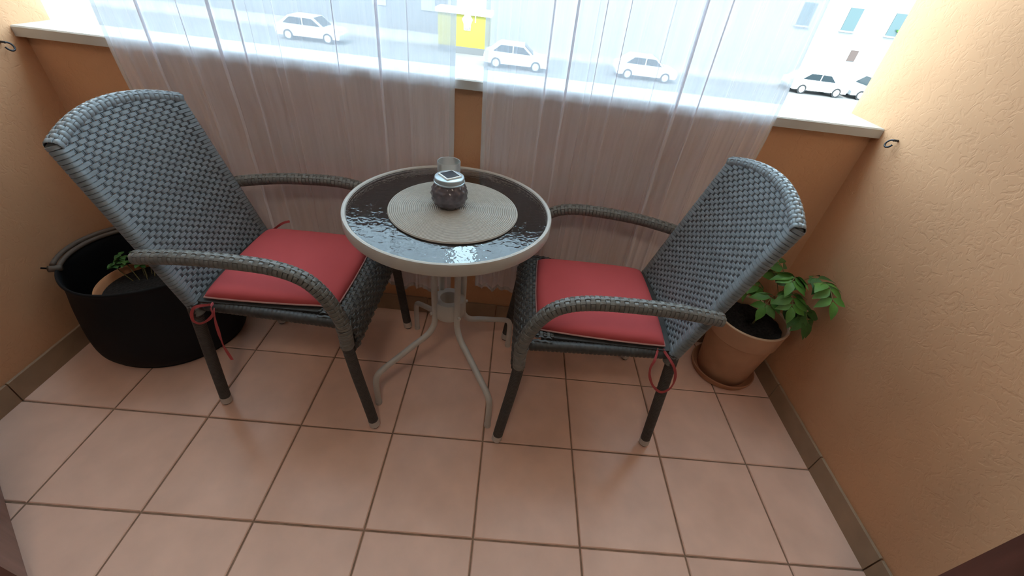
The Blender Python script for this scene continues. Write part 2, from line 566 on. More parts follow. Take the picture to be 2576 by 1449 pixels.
def bpart(name, m_, material, parent):
    return build(name, m_.v, m_.f, material, parent, o3, smooth=False)


bpart('wall', MB().box(-4.5 * S, 60 * S, YB, YB + 30, ZS, 8 * S), M['facade'], ab)
for fl in (0.25, 3.25, 6.0):                     # window sill levels in metres relative to the floor we stand on
    for k in range(6, 16):
        xw = k * 3.55 + 0.9
        z0 = fl - 0.75
        w_ = bpart('window', MB().box(xw * S, (xw + 1.0) * S, YB - 0.15, YB + 0.05, z0 * S, (z0 + 1.45) * S), M['window'], ab)
        bpart('window_sill', MB().box((xw - 0.1) * S, (xw + 1.1) * S, YB - 0.5, YB, (z0 - 0.1) * S, z0 * S), M['facade'], w_)
bpart('shutter', MB().box(27.40 * S, 28.0 * S, YB - 0.15, YB + 0.05, -2.45 * S, -1.70 * S), M['brown'], ab)
bpart('entrance', MB().box(32.4 * S, 33.4 * S, YB - 0.12, YB + 0.05, ZS + 0.5, -2.0 * S), M['brown'], ab)
bx = MB()
for k in range(14):                              # planting on one far window sill
    x_, z_ = 29.9 + random.random() * 0.8, -0.32 + random.random() * 0.22
    bx.box(x_ * S, (x_ + 0.12) * S, YB - 0.7, YB - 0.3, z_ * S, (z_ + 0.12) * S)
bpart('flower_box', bx, M['leaf'], ab)


nb = empty('apartment_building', (-22 * S, YB + 4, ZS))
tag(nb, 'grey apartment block across the street, behind the left curtain', 'building', 'buildings across the street')
nbo = (-22 * S, YB + 4, ZS)
m_ = MB().box(-40 * S, -4.6 * S, YB + 4, YB + 34, ZS, 7 * S)
build('wall', m_.v, m_.f, M['facade_grey'], nb, nbo, smooth=False)
m_ = MB().box(-40.3 * S, -4.5 * S, YB + 3, YB + 35, 7 * S, 7.3 * S)
build('roof', m_.v, m_.f, M['brown'], nb, nbo, smooth=False)
for fl in (-2.6, 0.6, 3.8):
    for k in range(9):
        xw = -38 + k * 3.9
        m_ = MB().box(xw * S, (xw + 1.1) * S, YB + 3.8, YB + 4.1, fl * S, (fl + 1.4) * S)
        build('window', m_.v, m_.f, M['facade'], nb, nbo, smooth=False)


def car(x, y, paint, label, z=ZS, flip=1):
    root = empty('car', (x * S, y * S, z))
    tag(root, label, 'car', 'cars parked along the street')
    o_ = (x * S, y * S, z)

    def P(pts, ya, yb):
        return MB().prism([((x + flip * p[0]) * S, z + p[1] * S) for p in pts], 'y', (y + ya) * S, (y + yb) * S)
    body = P([(-2.0, 0.28), (2.0, 0.28), (2.08, 0.55), (1.95, 0.80), (1.05, 0.93), (0.45, 1.40), (-1.1, 1.42), (-1.75, 0.95), (-2.05, 0.85), (-2.1, 0.5)], -0.82, 0.82)
    b = build('body', body.v, body.f, paint, root, o_, smooth=False)
    for pts in ([(0.88, 0.94), (0.40, 1.32), (-0.20, 1.34), (-0.20, 0.95)], [(-0.28, 0.95), (-0.28, 1.34), (-1.02, 1.34), (-1.5, 0.97)]):
        w = P(pts, -0.835, 0.835)
        build('window', w.v, w.f, M['darkglass'], root, o_, smooth=False)
    ws = MB()
    ws.add([((x + flip * a) * S, (y + b2) * S, z + c2 * S) for (a, b2, c2) in ((1.03, -0.7, 0.96), (1.03, 0.7, 0.96), (0.48, 0.66, 1.39), (0.48, -0.66, 1.39),
           (1.06, -0.7, 0.97), (1.06, 0.7, 0.97), (0.51, 0.66, 1.40), (0.51, -0.66, 1.40))],
           [(0, 1, 2, 3), (4, 7, 6, 5), (0, 4, 5, 1), (1, 5, 6, 2), (2, 6, 7, 3), (3, 7, 4, 0)])
    build('windscreen', ws.v, ws.f, M['darkglass'], root, o_, smooth=False)
    for wx in (-1.28, 1.28):
        for wy in (-0.75, 0.75):
            wm = MB().tube([((x + wx) * S, (y + wy - 0.1) * S, z + 0.31 * S), ((x + wx) * S, (y + wy + 0.1) * S, z + 0.31 * S)], 0.31 * S, 18)
            wo = build('wheel', wm.v, wm.f, M['tyre'], root, o_, smooth=True, auto=40)
            hm = MB().tube([((x + wx) * S, (y + wy - 0.12) * S, z + 0.31 * S), ((x + wx) * S, (y + wy + 0.12) * S, z + 0.31 * S)], 0.21 * S, 14)
            build('hubcap', hm.v, hm.f, M['carpaint2'], wo, o_, smooth=True, auto=40)
    return root


car(23.1, 33.6, M['carpaint'], 'white car parked across the street, next to the right curtain edge')
car(27.6, 33.8, M['carpaint2'], 'silver car parked across the street, nearest the right wall edge', flip=-1)
car(1.2, 30.2, M['carpaint'], 'white car in the street behind the right curtain, beside the yellow kiosk')
car(10.0, 31.6, M['carpaint'], 'white car in the street behind the middle of the right curtain')
car(-12.5, 31.5, M['carpaint'], 'white car in the street behind the left curtain')

kx0, kx1, ky = -4.4, -0.9, 33.0
kk = empty('kiosk', ((kx0 + kx1) / 2 * S, ky * S, ZS))
tag(kk, 'yellow street kiosk with a white emblem, seen between the curtains', 'kiosk')
ko = ((kx0 + kx1) / 2 * S, ky * S, ZS)


def kpart(name, m_, material, parent=kk):
    return build(name, m_.v, m_.f, material, parent, ko, smooth=False)


kpart('plinth', MB().box(kx0 * S, kx1 * S, ky * S - 0.2, (ky + 2) * S, ZS, ZS + 0.42 * S), M['grey'])
bd = kpart('side_panel', MB().box(kx0 * S, kx1 * S, ky * S, (ky + 2) * S, ZS + 0.42 * S, -1.95 * S), M['yellow'])
kpart('roof', MB().box((kx0 - 0.15) * S, (kx1 + 0.15) * S, (ky - 0.15) * S, (ky + 2.1) * S, -1.95 * S, -1.70 * S), M['white'])
ex, ez = -2.38, -2.50
em = [(-0.22, -0.36), (0.22, -0.36), (0.25, 0.02), (0.36, 0.28), (0.20, 0.52), (-0.20, 0.52), (-0.36, 0.28), (-0.25, 0.02)]
e_ = kpart('emblem', MB().prism([((ex + a) * S, (ez + b_) * S) for a, b_ in em], 'y', ky * S - 0.12, ky * S + 0.02), M['white'], bd)
sm = MB()
for (a0, a1, b0, b1) in ((-0.17, 0.17, -0.30, -0.26), (-0.17, -0.12, -0.26, -0.16), (0.12, 0.17, -0.26, -0.14)):
    sm.box((ex + a0) * S, (ex + a1) * S, ky * S - 0.16, ky * S - 0.10, (ez + b0) * S, (ez + b1) * S)
kpart('emblem_mark', sm, M['grey'], e_)
kpart('emblem_bar', MB().box((-1.86) * S, (-1.80) * S, ky * S - 0.1, ky * S + 0.02, -2.35 * S, -1.97 * S), M['white'], bd)

# ------------------------------------------------------------------ sheer curtains


def curtain(name, xa0, xb0, xa1, xb1, hemf, seed, label, folds):
    """xa0..xb0 at the top, xa1..xb1 at the hem"""
    rnd = random.Random(seed)
    NX, NZ = 640, 34
    top = 7.9
    ph = [rnd.uniform(0, 6.28) for _ in range(12)]
    fl = [folds * k for k in (0.55, 1.0, 1.73, 2.6, 4.1)]
    am = [0.35, 1.0, 0.7, 0.45, 0.22]

    def fold(t, z):
        """(sideways, depth) displacement: S-shaped folds of uneven size that drift a little with height"""
        ph1 = 2 * pi * folds * t + 0.9 * sin(2 * pi * 1.7 * t + ph[0]) + 0.6 * sin(2 * pi * 4.3 * t + ph[1]) + 0.25 * sin(z * 0.6 + 7 * t + ph[2])
        a1 = 0.75 + 0.35 * sin(2 * pi * 2.3 * t + ph[3]) + 0.25 * sin(2 * pi * 5.1 * t + ph[4])
        ph2 = 2 * pi * folds * 2.37 * t + ph[5] + 0.4 * sin(z * 0.9 + ph[6] + 9 * t)
        a2 = 0.5 + 0.5 * sin(2 * pi * 3.1 * t + ph[7])
        ph3 = 2 * pi * folds * 5.3 * t + ph[8] + 0.5 * sin(z * 1.3 + ph[9])
        L = abs(xb0 - xa0) / folds
        env = min(1, 14 * t, 14 * (1 - t))
        dx = env * L * (0.165 * a1 * sin(ph1) + 0.07 * a2 * sin(ph2) + 0.016 * sin(ph3))
        dy = a1 * cos(ph1) + 0.5 * a2 * cos(ph2) + 0.12 * sin(ph3)
        return dx, dy

    def pos(t, q):
        h = hemf(t)
        z = h + (top - h) * q
        x = (xa1 + (xb1 - xa1) * t) * (1 - q) + (xa0 + (xb0 - xa0) * t) * q
        dx, dy = fold(t, z)
        x += dx
        low = min(1.0, max(0.0, (3.12 - z) / 0.55))
        low = low * low * (3 - 2 * low)
        y = yf(x) - 0.040 + 0.016 * dy + low * (0.045 + 0.008 * dy)
        return (x, min(y, yf(x) - 0.010) if z > 3.1 else y, z)
    v = [pos(i / NX, (j / NZ) ** 1.0) for j in range(NZ + 1) for i in range(NX + 1)]
    f = [(j * (NX + 1) + i, j * (NX + 1) + i + 1, (j + 1) * (NX + 1) + i + 1, (j + 1) * (NX + 1) + i) for j in range(NZ) for i in range(NX)]
    o_ = ((xa0 + xb0) / 2, yf(4.4) - 0.05, hemf(0.5))
    root = empty(name, o_)
    tag(root, label, 'curtain', 'sheer curtains in front of the window opening')
    build('curtain_panel', v, f, M['sheer'], root, o_)
    # doubled side and bottom hems
    for (t0, t1) in ((0.0, 0.014), (0.986, 1.0)):
        hv, hf = [], []
        for j in range(NZ + 1):
            for k in range(5):
                p = pos(t0 + (t1 - t0) * k / 4, j / NZ)
                hv.append((p[0], p[1] - 0.004, p[2]))
        for j in range(NZ):
            for k in range(4):
                hf.append((j * 5 + k, j * 5 + k + 1, j * 5 + 6 + k, j * 5 + 5 + k))
        build('side_hem', hv, hf, M['sheer_hem'], root, o_)
    hv, hf = [], []
    for i in range(NX + 1):
        for k in range(3):
            p = pos(i / NX, 0.008 * k / 2)
            hv.append((p[0], p[1] - 0.004, p[2]))
    for i in range(NX):
        for k in range(2):
            hf.append((i * 3 + k, i * 3 + 3 + k, i * 3 + 4 + k, i * 3 + 1 + k))
    build('bottom_hem', hv, hf, M['sheer_hem'], root, o_)
    return root


curtain('curtain', 1.02, 4.43, 0.93, 4.34, lambda t: 0.50 + 0.03 * sin(t * 60) + 0.025 * sin(t * 113 + 1) - 0.05 * max(0, t - 0.93) / 0.07, 3,
        'white sheer curtain hanging on the left, behind the left armchair', 11)
curtain('curtain', 4.60, 7.55, 4.68, 7.66, lambda t: 0.63 + 0.03 * sin(t * 70) + 0.025 * sin(t * 131 + 1), 8,
        'white crinkled sheer curtain hanging on the right, behind the right armchair', 13)

# ------------------------------------------------------------------ wicker armchairs (local frame: +x forward, y sideways)
bu, bz, bd_ = 0.15, 1.42, Vector((-0.45, 0, 1.44)).normalized()
bn = Vector((bd_.z, 0, -bd_.x))                     # forward normal of the backrest
BL = 1.50
HW = 0.645                                          # centre line of the side tubes


def arch(w):
    return BL + 0.14 * (1 - (w / 0.70) ** 2)


def back_pt(w, s, off):
    k = 0.055 * (1 - (w / 0.66) ** 2)
    return Vector((bu - k, w, bz)) + bd_ * s + bn * off


def ridged(r, pitch_rings, amp):
    return lambda i, a: r + amp * (1.0 if i % pitch_rings < pitch_rings - 1 else -1.0)


def woven_cover(path, rx, rz, up, pitch, lanes, part, material, mat2):
    """wrap strands around a bar, interlaced on its upper side with strands running lengthwise; rx sideways, rz along up"""
    P = resample(path, pitch / 4)
    n = len(P)
    up = Vector(up)
    F = []
    for i in range(n):
        t = (P[min(i + 1, n - 1)] - P[max(i - 1, 0)]).normalized()
        b = t.cross(up).normalized()
        F.append((t, b.cross(t).normalized(), b))
    half = 1.05
    lw = 2 * half / lanes

    def surf(i, th, off):
        t, N, B = F[i]
        nn = (N * cos(th) / rz + B * sin(th) / rx).normalized()
        return P[i] + N * cos(th) * rz + B * sin(th) * rx + nn * off, nn
    amp = 0.0052
    for m in range((n - 1) // 4):
        i = 4 * m + 2
        C, Nn = [], []
        for k in range(37):
            th = -pi + 2 * pi * k / 36
            off = 0.004
            if abs(th) < half:
                l = min(lanes - 1, int((th + half) / lw))
                fr_ = ((th + half) / lw) % 1.0
                off += amp * (1 if (l + m) % 2 == 0 else -1) * sin(pi * fr_)
            c_, nn = surf(i, th, off)
            C.append(c_); Nn.append(nn)
        MB().ribbon(C, Nn, [F[i][0]] * 37, pitch * 0.475, 0.003).make('wrap_strand', material, part, auto=50)
    for l in range(lanes):
        th = -half + lw * (l + 0.5)
        C, Nn, W = [], [], []
        for i in range(n):
            off = 0.004 - amp * (1 if l % 2 == 0 else -1) * cos(pi * (i - 2) / 4)
            c_, nn = surf(i, th, off)
            C.append(c_); Nn.append(nn); W.append(F[i][0].cross(nn).normalized())
        MB().ribbon(C, Nn, W, lw * (rx + rz) / 2 * 0.36, 0.003).make('lengthwise_strand', mat2, part, auto=50)


def make_chair():
    root = empty('wicker_armchair', (0, 0, 0))
    # --- legs
    for s in (-1, 1):
        for path, nm in (([(0.0, 0.662 * s, 0.0), (0.065, 0.655 * s, 0.70), (0.128, 0.648 * s, 1.34), (0.14, 0.645 * s, 1.48)], 'rear'),
                         ([(1.70, 0.797 * s, 0.0), (1.655, 0.80 * s, 0.45), (1.61, 0.81 * s, 0.90), (1.58, 0.82 * s, 1.30)], 'front')):
            P = resample(spline(path, 10), 0.0055)
            P = [p for p in P if p.z > 0.10]
            leg = MB().tube(P, ridged(0.052, 4, 0.0020), 14).make('leg', M['legwrap'], root, auto=70)
            d0 = (Vector(path[1]) - Vector(path[0])).normalized()
            a0 = Vector(path[0])
            MB().tube([a0 + d0 * 0.025, a0 + d0 * 0.115], 0.056, 16).make('foot_cap', M['cap'], leg)
            MB().tube([a0, a0 + d0 * 0.03], [0.044, 0.049], 14).make('foot_tip', M['rubber'], leg)
    # --- armrests
    for s in (-1, 1):
        prof = [(-0.05, 0.745, 2.02), (0.37, 0.775, 2.085), (0.80, 0.80, 2.11), (1.12, 0.815, 2.10), (1.33, 0.825, 2.035),
                (1.46, 0.828, 1.90), (1.55, 0.828, 1.70), (1.59, 0.825, 1.50), (1.585, 0.82, 1.26)]
        path = spline([(u, w * s, z) for u, w, z in prof], 12)
        arm = MB().tube(resample(path, 0.03), 0.050, 12).make('armrest', M['stake'], root)
        woven_cover(path, 0.060, 0.050, (-0.12, 0, 1), 0.0385, 3, arm, M['wrap'], M['wrap'])
    # --- backrest frame: side tubes and arched top rail
    fm = MB()
    for s in (-1, 1):
        P = resample([back_pt(HW * s, k * BL / 20, 0) for k in range(-1, 21)], 0.011)
        fm.tube(P, ridged(0.046, 3, 0.003), 12)
    P = resample([back_pt(w, arch(w) - 0.01, 0.0) for w in [(-0.665 + 1.33 * k / 30) for k in range(31)]], 0.0125)
    fm.tube(P, ridged(0.040, 3, 0.0025), 12)
    back = fm.make('backrest', M['wrap'], root, auto=70)
    # weft strands
    pitch, NW = 0.0335, 25
    wp = 1.24 / (NW - 1)
    wj = [-0.62 + wp * j for j in range(NW)]
    a = 0.0058
    nrow = int((BL + 0.14 - 0.02) / pitch)
    for k in range(nrow):
        s = 0.02 + pitch * (k + 0.5)
        lim = 0.645
        if s > BL + 0.005:
            lim = 0.70 * math.sqrt(max(0, 1 - (s - BL) / 0.14)) - 0.02
        if lim < 0.06: continue
        C, Nn, W = [], [], []
        full = lim > 0.63
        if full:
            for an in (-60, -20, 20, 55):
                ar = R(an)
                p = back_pt(-HW, s, 0) + (bn * sin(ar) + Vector((0, -1, 0)) * cos(ar)) * 0.052
                C.append(p); Nn.append(bn * sin(ar) + Vector((0, -1, 0)) * cos(ar)); W.append(bd_)
        m = int(2 * lim / (wp / 4))
        for q in range(m + 1):
            w = -lim + 2 * lim * q / m
            jj = (w + 0.62) / wp
            dd_ = abs((jj + k) % 2.0 - 1.0)
            off = 0.046 + a * (1 - 2.9 * math.exp(-(dd_ / 0.32) ** 2))
            if full and abs(w) > 0.60: off = 0.050
            C.append(back_pt(w, s, off)); Nn.append(bn); W.append(bd_)
        if full:
            for an in (55, 20, -20, -60):
                ar = R(an)
                p = back_pt(HW, s, 0) + (bn * sin(ar) + Vector((0, 1, 0)) * cos(ar)) * 0.052
                C.append(p); Nn.append(bn * sin(ar) + Vector((0, 1, 0)) * cos(ar)); W.append(bd_)
        MB().ribbon(C, Nn, W, pitch * 0.47, 0.0045).make('weft_strand', M['weft'], back, auto=60)
    for j in range(NW):
        w = wj[j]
        top = arch(w) - 0.01
        sm_ = MB()
        for dx in (-0.0095, 0.0095):
            C, Nn, W = [], [], []
            n = int(top / (pitch / 3))
            for q in range(n + 1):
                s = top * q / n
                kk_ = (s - 0.02) / pitch - 0.5
                off = 0.0445 - a * 0.55 * cos(pi * (j + kk_))
                C.append(back_pt(w + dx, s, off)); Nn.append(bn); W.append(Vector((0, 1, 0)))
            sm_.ribbon(C, Nn, W, 0.0075, 0.003)
        sm_.make('stake', M['stake'], back, auto=60)
    # woven roll along the arched top edge
    path = [back_pt(w, arch(w) + 0.004, 0.012) for w in [(-0.67 + 1.34 * k / 40) for k in range(41)]]
    woven_cover(path, 0.048, 0.040, bn * 0.45 + bd_, 0.0480, 3, back, M['weft'], M['weft'])
    # --- seat: rails, woven deck and waterfall front
    z0 = 1.45
    sr = MB()
    for s in (-1, 1):
        P = resample([(0.12, 0.60 * s, z0 - 0.03), (1.56, 0.71 * s, z0 + 0.005)], 0.010)
        sr.tube(P, ridged(0.050, 4, 0.003), 12)
    P = resample([(0.14, -0.62, z0 - 0.03), (0.14, 0.62, z0 - 0.03)], 0.010)
    sr.tube(P, ridged(0.052, 4, 0.003), 12)
    P = resample([(1.60, -0.80, 1.235), (1.60, 0.80, 1.235)], 0.010)
    sr.tube(P, ridged(0.050, 4, 0.003), 12)
    seat = sr.make('seat_frame', M['legwrap'], root, auto=70)
    MB().prism([(0.12, z0), (0.12, z0 + 0.035), (1.40, z0 + 0.05), (1.40, z0 + 0.01)], 'y', -0.63, 0.63).make('seat_deck', M['legwrap'], root, smooth=False)
    fp = resample(spline([(1.30, 0, z0 + 0.055), (1.46, 0, z0 + 0.06), (1.56, 0, z0 + 0.035), (1.615, 0, z0 - 0.04), (1.64, 0, 1.31), (1.645, 0, 1.20)], 10), 0.0345)
    for k, c0 in enumerate(fp):
        d = (fp[min(k + 1, len(fp) - 1)] - fp[max(k - 1, 0)]).normalized()
        nn = Vector((-d.z, 0, d.x))
        if nn.z < -0.2: nn = -nn
        wl_ = 0.64 if c0.x < 1.50 else 0.745
        C = [Vector((c0.x, w, c0.z)) + nn * (0.0085 * cos(pi * (w / 0.0533 + k))) for w in [(-wl_ + 2 * wl_ * q / 112) for q in range(113)]]
        MB().ribbon(C, [nn] * 113, [d] * 113, 0.0165, 0.0045).make('seat_strand', M['apron'], seat, auto=60)
    sm_ = MB()
    for j in range(1, 28):
        w = -0.746 + 0.0533 * j
        C = [p + Vector((0, w, 0)) for p in fp]
        D = [(fp[min(k + 1, len(fp) - 1)] - fp[max(k - 1, 0)]).normalized() for k in range(len(fp))]
        NN = [Vector((-d.z, 0, d.x)) for d in D]
        C = [c_ + n_ * (-0.007 * cos(pi * (w / 0.0533 + k))) for k, (c_, n_) in enumerate(zip(C, NN))]
        sm_.ribbon(C, NN, [Vector((0, 1, 0))] * len(fp), 0.014, 0.003)
    sm_.make('seat_stakes', M['stake'], seat, auto=60)['kind'] = 'stuff'
    return root


def copy_tree(o, parent=None):
    c_ = o.copy()
    col.objects.link(c_)
    c_.parent = parent
    for ch in list(o.children):
        copy_tree(ch, c_)
    return c_


chairL = make_chair()
chairR = copy_tree(chairL)
LO, RO = Vector((2.09, 1.87, 0)), Vector((6.855, 1.81, 0))
RA = R(180 - 0.6)
chairL.location = LO * T
chairR.location = RO * T
chairR.rotation_euler = (0, 0, RA)
tag(chairL, 'grey woven wicker armchair left of the table, facing right', 'chair', 'wicker armchairs at the round table')
tag(chairR, 'grey woven wicker armchair right of the table, facing left', 'chair', 'wicker armchairs at the round table')


def cushion(loc, rz, label, ties):
    """local frame of the chair"""
    root = empty('seat_cushion', loc, rz)
    tag(root, label, 'cushion', 'red seat cushions')
    N = 44
    u0, u1, th = 0.215, 1.455, 0.105
    zb0, zb1 = 1.502, 1.522

    def outline(px, py):
        # square -> rounded, slightly tapered cushion
        x, y = px, py
        k = 0.06
        x2 = x * (1 - k * y * y * 0.5)
        y2 = y * (1 - k * x * x * 0.5)
        u = (u0 + u1) / 2 + x2 * (u1 - u0) / 2
        w = y2 * (0.615 - 0.030 * (x + 1) / 2)
        return u, w

    def zbase(u):
        return zb0 + (zb1 - zb0) * (u - u0) / (u1 - u0)
    v, f = [], []
    for j in range(N + 1):
        for i in range(N + 1):
            px, py = -cos(pi * i / N), -cos(pi * j / N)
            u, w = outline(px, py)
            e = (1 - abs(px) ** 9) * (1 - abs(py) ** 9)
            crown = 0.018 * (1 - px * px) * (1 - py * py)
            v.append((u, w, zbase(u) + 0.012 + (th - 0.012) * max(0, e) ** 0.42 + crown))
    for j in range(N):
        for i in range(N):
            f.append((j * (N + 1) + i, j * (N + 1) + i + 1, (j + 1) * (N + 1) + i + 1, (j + 1) * (N + 1) + i))
    build('cushion_cover', v, f, M['cushion'], root)
    ring = []
    E = 40
    for k in range(E): ring.append((-1 + 2 * k / E, -1))
    for k in range(E): ring.append((1, -1 + 2 * k / E))
    for k in range(E): ring.append((1 - 2 * k / E, 1))
    for k in range(E): ring.append((-1, 1 - 2 * k / E))
    P = []
    for px, py in ring:
        u, w = outline(px, py)
        P.append((u, w, zbase(u) + 0.010))
    MB().tube(P, 0.0095, 8, closed=True).make('piping', M['piping'], root)
    vb = [(p[0], p[1], p[2] - 0.004) for p in P]
    build('underside', vb + [(p[0] * 0.98 + 0.016, p[1] * 0.98, zbase(p[0]) - 0.012) for p in P],
          [tuple(range(len(P) * 2 - 1, len(P) - 1, -1))] + [(k, (k + 1) % len(P), len(P) + (k + 1) % len(P), len(P) + k) for k in range(len(P))], M['under'], root, smooth=False)
    inv = Matrix.Rotation(-rz, 4, 'Z')
    for pts in ties:
        P = resample(spline([inv @ (Vector(p) - Vector(loc)) for p in pts], 8), 0.012)
        C, Nn, W = [], [], []
        for i, p in enumerate(P):
            t_ = (P[min(i + 1, len(P) - 1)] - P[max(i - 1, 0)]).normalized()
            tw = 0.5 * sin(i * 0.22)
            side = Vector((0, 1, 0)).cross(t_)
            if side.length < 1e-3: side = Vector((1, 0, 0))
            side.normalize()
            w_ = (side * cos(tw) + Vector((0, 1, 0)) * sin(tw)).normalized()
            C.append(p); W.append(w_); Nn.append(t_.cross(w_))
        MB().ribbon(C, Nn, W, 0.013, 0.003).make('tie_ribbon', M['tie'], root)
    return root


cushion(LO, 0, 'red seat cushion tied to the left wicker armchair', [
    [(2.43, 1.20, 1.50), (2.321, 1.15, 1.50), (2.263, 1.14, 1.429), (2.251, 1.13, 1.34), (2.299, 1.13, 1.311), (2.379, 1.13, 1.356), (2.459, 1.13, 1.44), (2.45, 1.15, 1.50), (2.43, 1.22, 1.50)],
    [(2.469, 1.16, 1.49), (2.478, 1.13, 1.465), (2.46, 1.12, 1.326), (2.44, 1.12, 1.142), (2.435, 1.12, 1.033), (2.445, 1.12, 0.934), (2.457, 1.12, 0.85)],
    [(2.33, 2.46, 1.50), (2.40, 2.49, 1.55), (2.49, 2.50, 1.615), (2.572, 2.51, 1.645)]])
cushion(RO, RA, 'red seat cushion tied to the right wicker armchair', [
    [(6.56, 1.20, 1.485), (6.52, 1.10, 1.43), (6.502, 1.08, 1.344), (6.525, 1.07, 1.233), (6.595, 1.065, 1.106), (6.70, 1.065, 1.025), (6.771, 1.07, 1.089), (6.77, 1.07, 1.237), (6.70, 1.08, 1.40), (6.60, 1.20, 1.485)]])

# ------------------------------------------------------------------ round table
TC = Vector((4.477, 1.93, 0))
DZ, KT = 0.06, 0.968
tr_ = empty('bistro_table', TC)
tag(tr_, 'round bistro table with textured glass top and pale metal legs', 'table')
rim = [(0.935, 2.19), (0.985, 2.185), (0.992, 2.20), (0.992, 2.282), (0.986, 2.297), (0.972, 2.302), (0.958, 2.297), (0.952, 2.285), (0.948, 2.27), (0.935, 2.265), (0.935, 2.19)]
rim = [(r * KT, z + DZ) for r, z in rim]
MB().lathe(rim, seg=128).make('rim', M['metal'], tr_)
gl = MB()
gl.lathe([(0.0001, 2.272 + DZ), (0.95 * KT, 2.272 + DZ), (0.95 * KT, 2.286 + DZ), (0.0001, 2.286 + DZ)], seg=96)
gl.make('glass_top', M['glass'], tr_, auto=30)
for a in (37.3, 127.3, 217.3, 307.3):
    ca, sa = cos(R(a)), sin(R(a))
    prof = [(0.87, 2.275), (0.68, 2.25), (0.45, 2.22), (0.27, 2.16), (0.195, 2.0), (0.178, 1.75), (0.178, 1.40), (0.178, 1.02), (0.20, 0.90), (0.28, 0.80), (0.43, 0.73), (0.62, 0.635), (0.80, 0.545), (0.885, 0.48), (0.915, 0.38), (0.92, 0.20), (0.92, 0.03)]
    P = resample(spline([(r * ca, r * sa, z) for r, z in prof], 8), 0.03)
    lg = MB().tube(P, 0.034, 14).make('leg', M['metal'], tr_)
    MB().tube([(0.92 * ca, 0.92 * sa, 0.0), (0.92 * ca, 0.92 * sa, 0.05)], 0.038, 14).make('foot_cap', M['metal'], lg)
    MB().tube([(0.89 * ca, 0.89 * sa, 2.278), (0.77 * ca, 0.77 * sa, 2.263)], 0.046, 14).make('rim_sleeve', M['metal'], lg)
    MB().tube([(0.20 * ca, 0.20 * sa, 1.10), (0.235 * ca, 0.235 * sa, 1.10)], 0.018, 10).make('bolt', M['metal'], lg)
MB().lathe([(0.092, 1.02), (0.165, 1.02), (0.172, 1.03), (0.172, 1.235), (0.165, 1.245), (0.10, 1.245), (0.092, 1.235), (0.092, 1.02)], seg=40).make('collar', M['metal'], tr_)

# placemat: a coil of braid
pr = []
NR = 34
rr = 0.612
for k in range(NR):
    r0, dr = rr * k / NR, rr / NR
    for q_, h_ in ((0.0, 0.0), (0.14, 0.0075), (0.34, 0.0105), (0.66, 0.0105), (0.86, 0.0075)):
        pr.append((max(r0 + dr * q_, 0.0005), 2.299 + h_))
pr.append((rr, 2.300))
pr.append((rr + 0.003, 2.296))
pr.append((rr, 2.290))
pr.append((0.0005, 2.290))
mt = MB().lathe(pr, (4.505, 1.995), 112).make('placemat', M['mat'], origin=(4.505, 1.995, 2.290))
tag(mt, 'round grey coiled placemat lying on the glass table', 'placemat')

# solar lantern jar
jc = (4.455, 2.03)
jr = empty('lantern_jar', (*jc, 2.311))
tag(jr, 'dimpled smoky glass jar with a chrome solar lid on the placemat', 'lantern')
jp = [(0.0005, 2.311), (0.085, 2.311), (0.105, 2.316), (0.135, 2.345), (0.158, 2.385), (0.167, 2.43), (0.163, 2.475), (0.150, 2.51), (0.135, 2.535), (0.128, 2.552), (0.130, 2.565)]
jp = [(p.x, p.z) for p in spline([(r, 0, z) for r, z in jp], 4)]


def dimple(r, z, a, i):
    if r < 0.11: return r
    row = (z - 2.34) / 0.042
    k = 14
    ph = a * k / (2 * pi) + 0.5 * (int(row) % 2)
    d = cos(2 * pi * (ph % 1.0 - 0.5)) * 0.5 + 0.5
    e = sin(pi * (row % 1.0))
    return r + 0.010 * (d * e) ** 1.5


jo = (*jc, 2.311)


def jpart(m_, name, material, parent=jr, auto=40):
    return build(name, m_.v, m_.f, material, parent, jo, True, auto)


jpart(MB().lathe(jp, jc, 84, dimple), 'jar_body', M['jar'], auto=None)
ld = jpart(MB().lathe([(0.132, 2.552), (0.143, 2.556), (0.144, 2.566), (0.138, 2.570), (0.138, 2.598), (0.134, 2.606), (0.128, 2.609), (0.0005, 2.609)], jc, 56), 'lid', M['chrome'])
sq = Matrix.Translation((jc[0] + 0.004, jc[1] + 0.002, 0)) @ Matrix.Rotation(R(41), 4, 'Z')
sp = jpart(MB().cbox(-0.078, 0.078, -0.078, 0.078, 2.607, 2.624, 0.004, sq), 'solar_frame', M['white'], ld)
jpart(MB().cbox(-0.066, 0.066, -0.066, 0.066, 2.622, 2.6265, 0.002, sq), 'solar_cell', M['solar'], ld)

# tumbler candle holder behind it
gc = (4.395, 2.395)
gr = empty('glass_tumbler', (*gc, 2.311))
tag(gr, 'clear straight glass tumbler standing behind the jar', 'glass')
go = (*gc, 2.311)
tm = MB().lathe([(0.0005, 2.311), (0.100, 2.311), (0.106, 2.318), (0.112, 2.40), (0.115, 2.60), (0.112, 2.604), (0.107, 2.60), (0.103, 2.40), (0.098, 2.335), (0.0005, 2.335)], gc, 48)
build('tumbler_body', tm.v, tm.f, M['tumbler'], gr, go, True, 40)
wx = MB().lathe([(0.0005, 2.337), (0.096, 2.337), (0.0965, 2.365), (0.0005, 2.367)], gc, 32)
build('candle', wx.v, wx.f, M['wax'], gr, go, True, 40)

KS = 0.968
for ob_, xy_, z_ in ((mt, (4.521, 1.880), 2.350), (jr, (4.473, 1.914), 2.371), (gr, (4.414, 2.267), 2.371)):
    ob_.location = Vector((*xy_, z_)) * T
    ob_.scale = (KS, KS, KS)

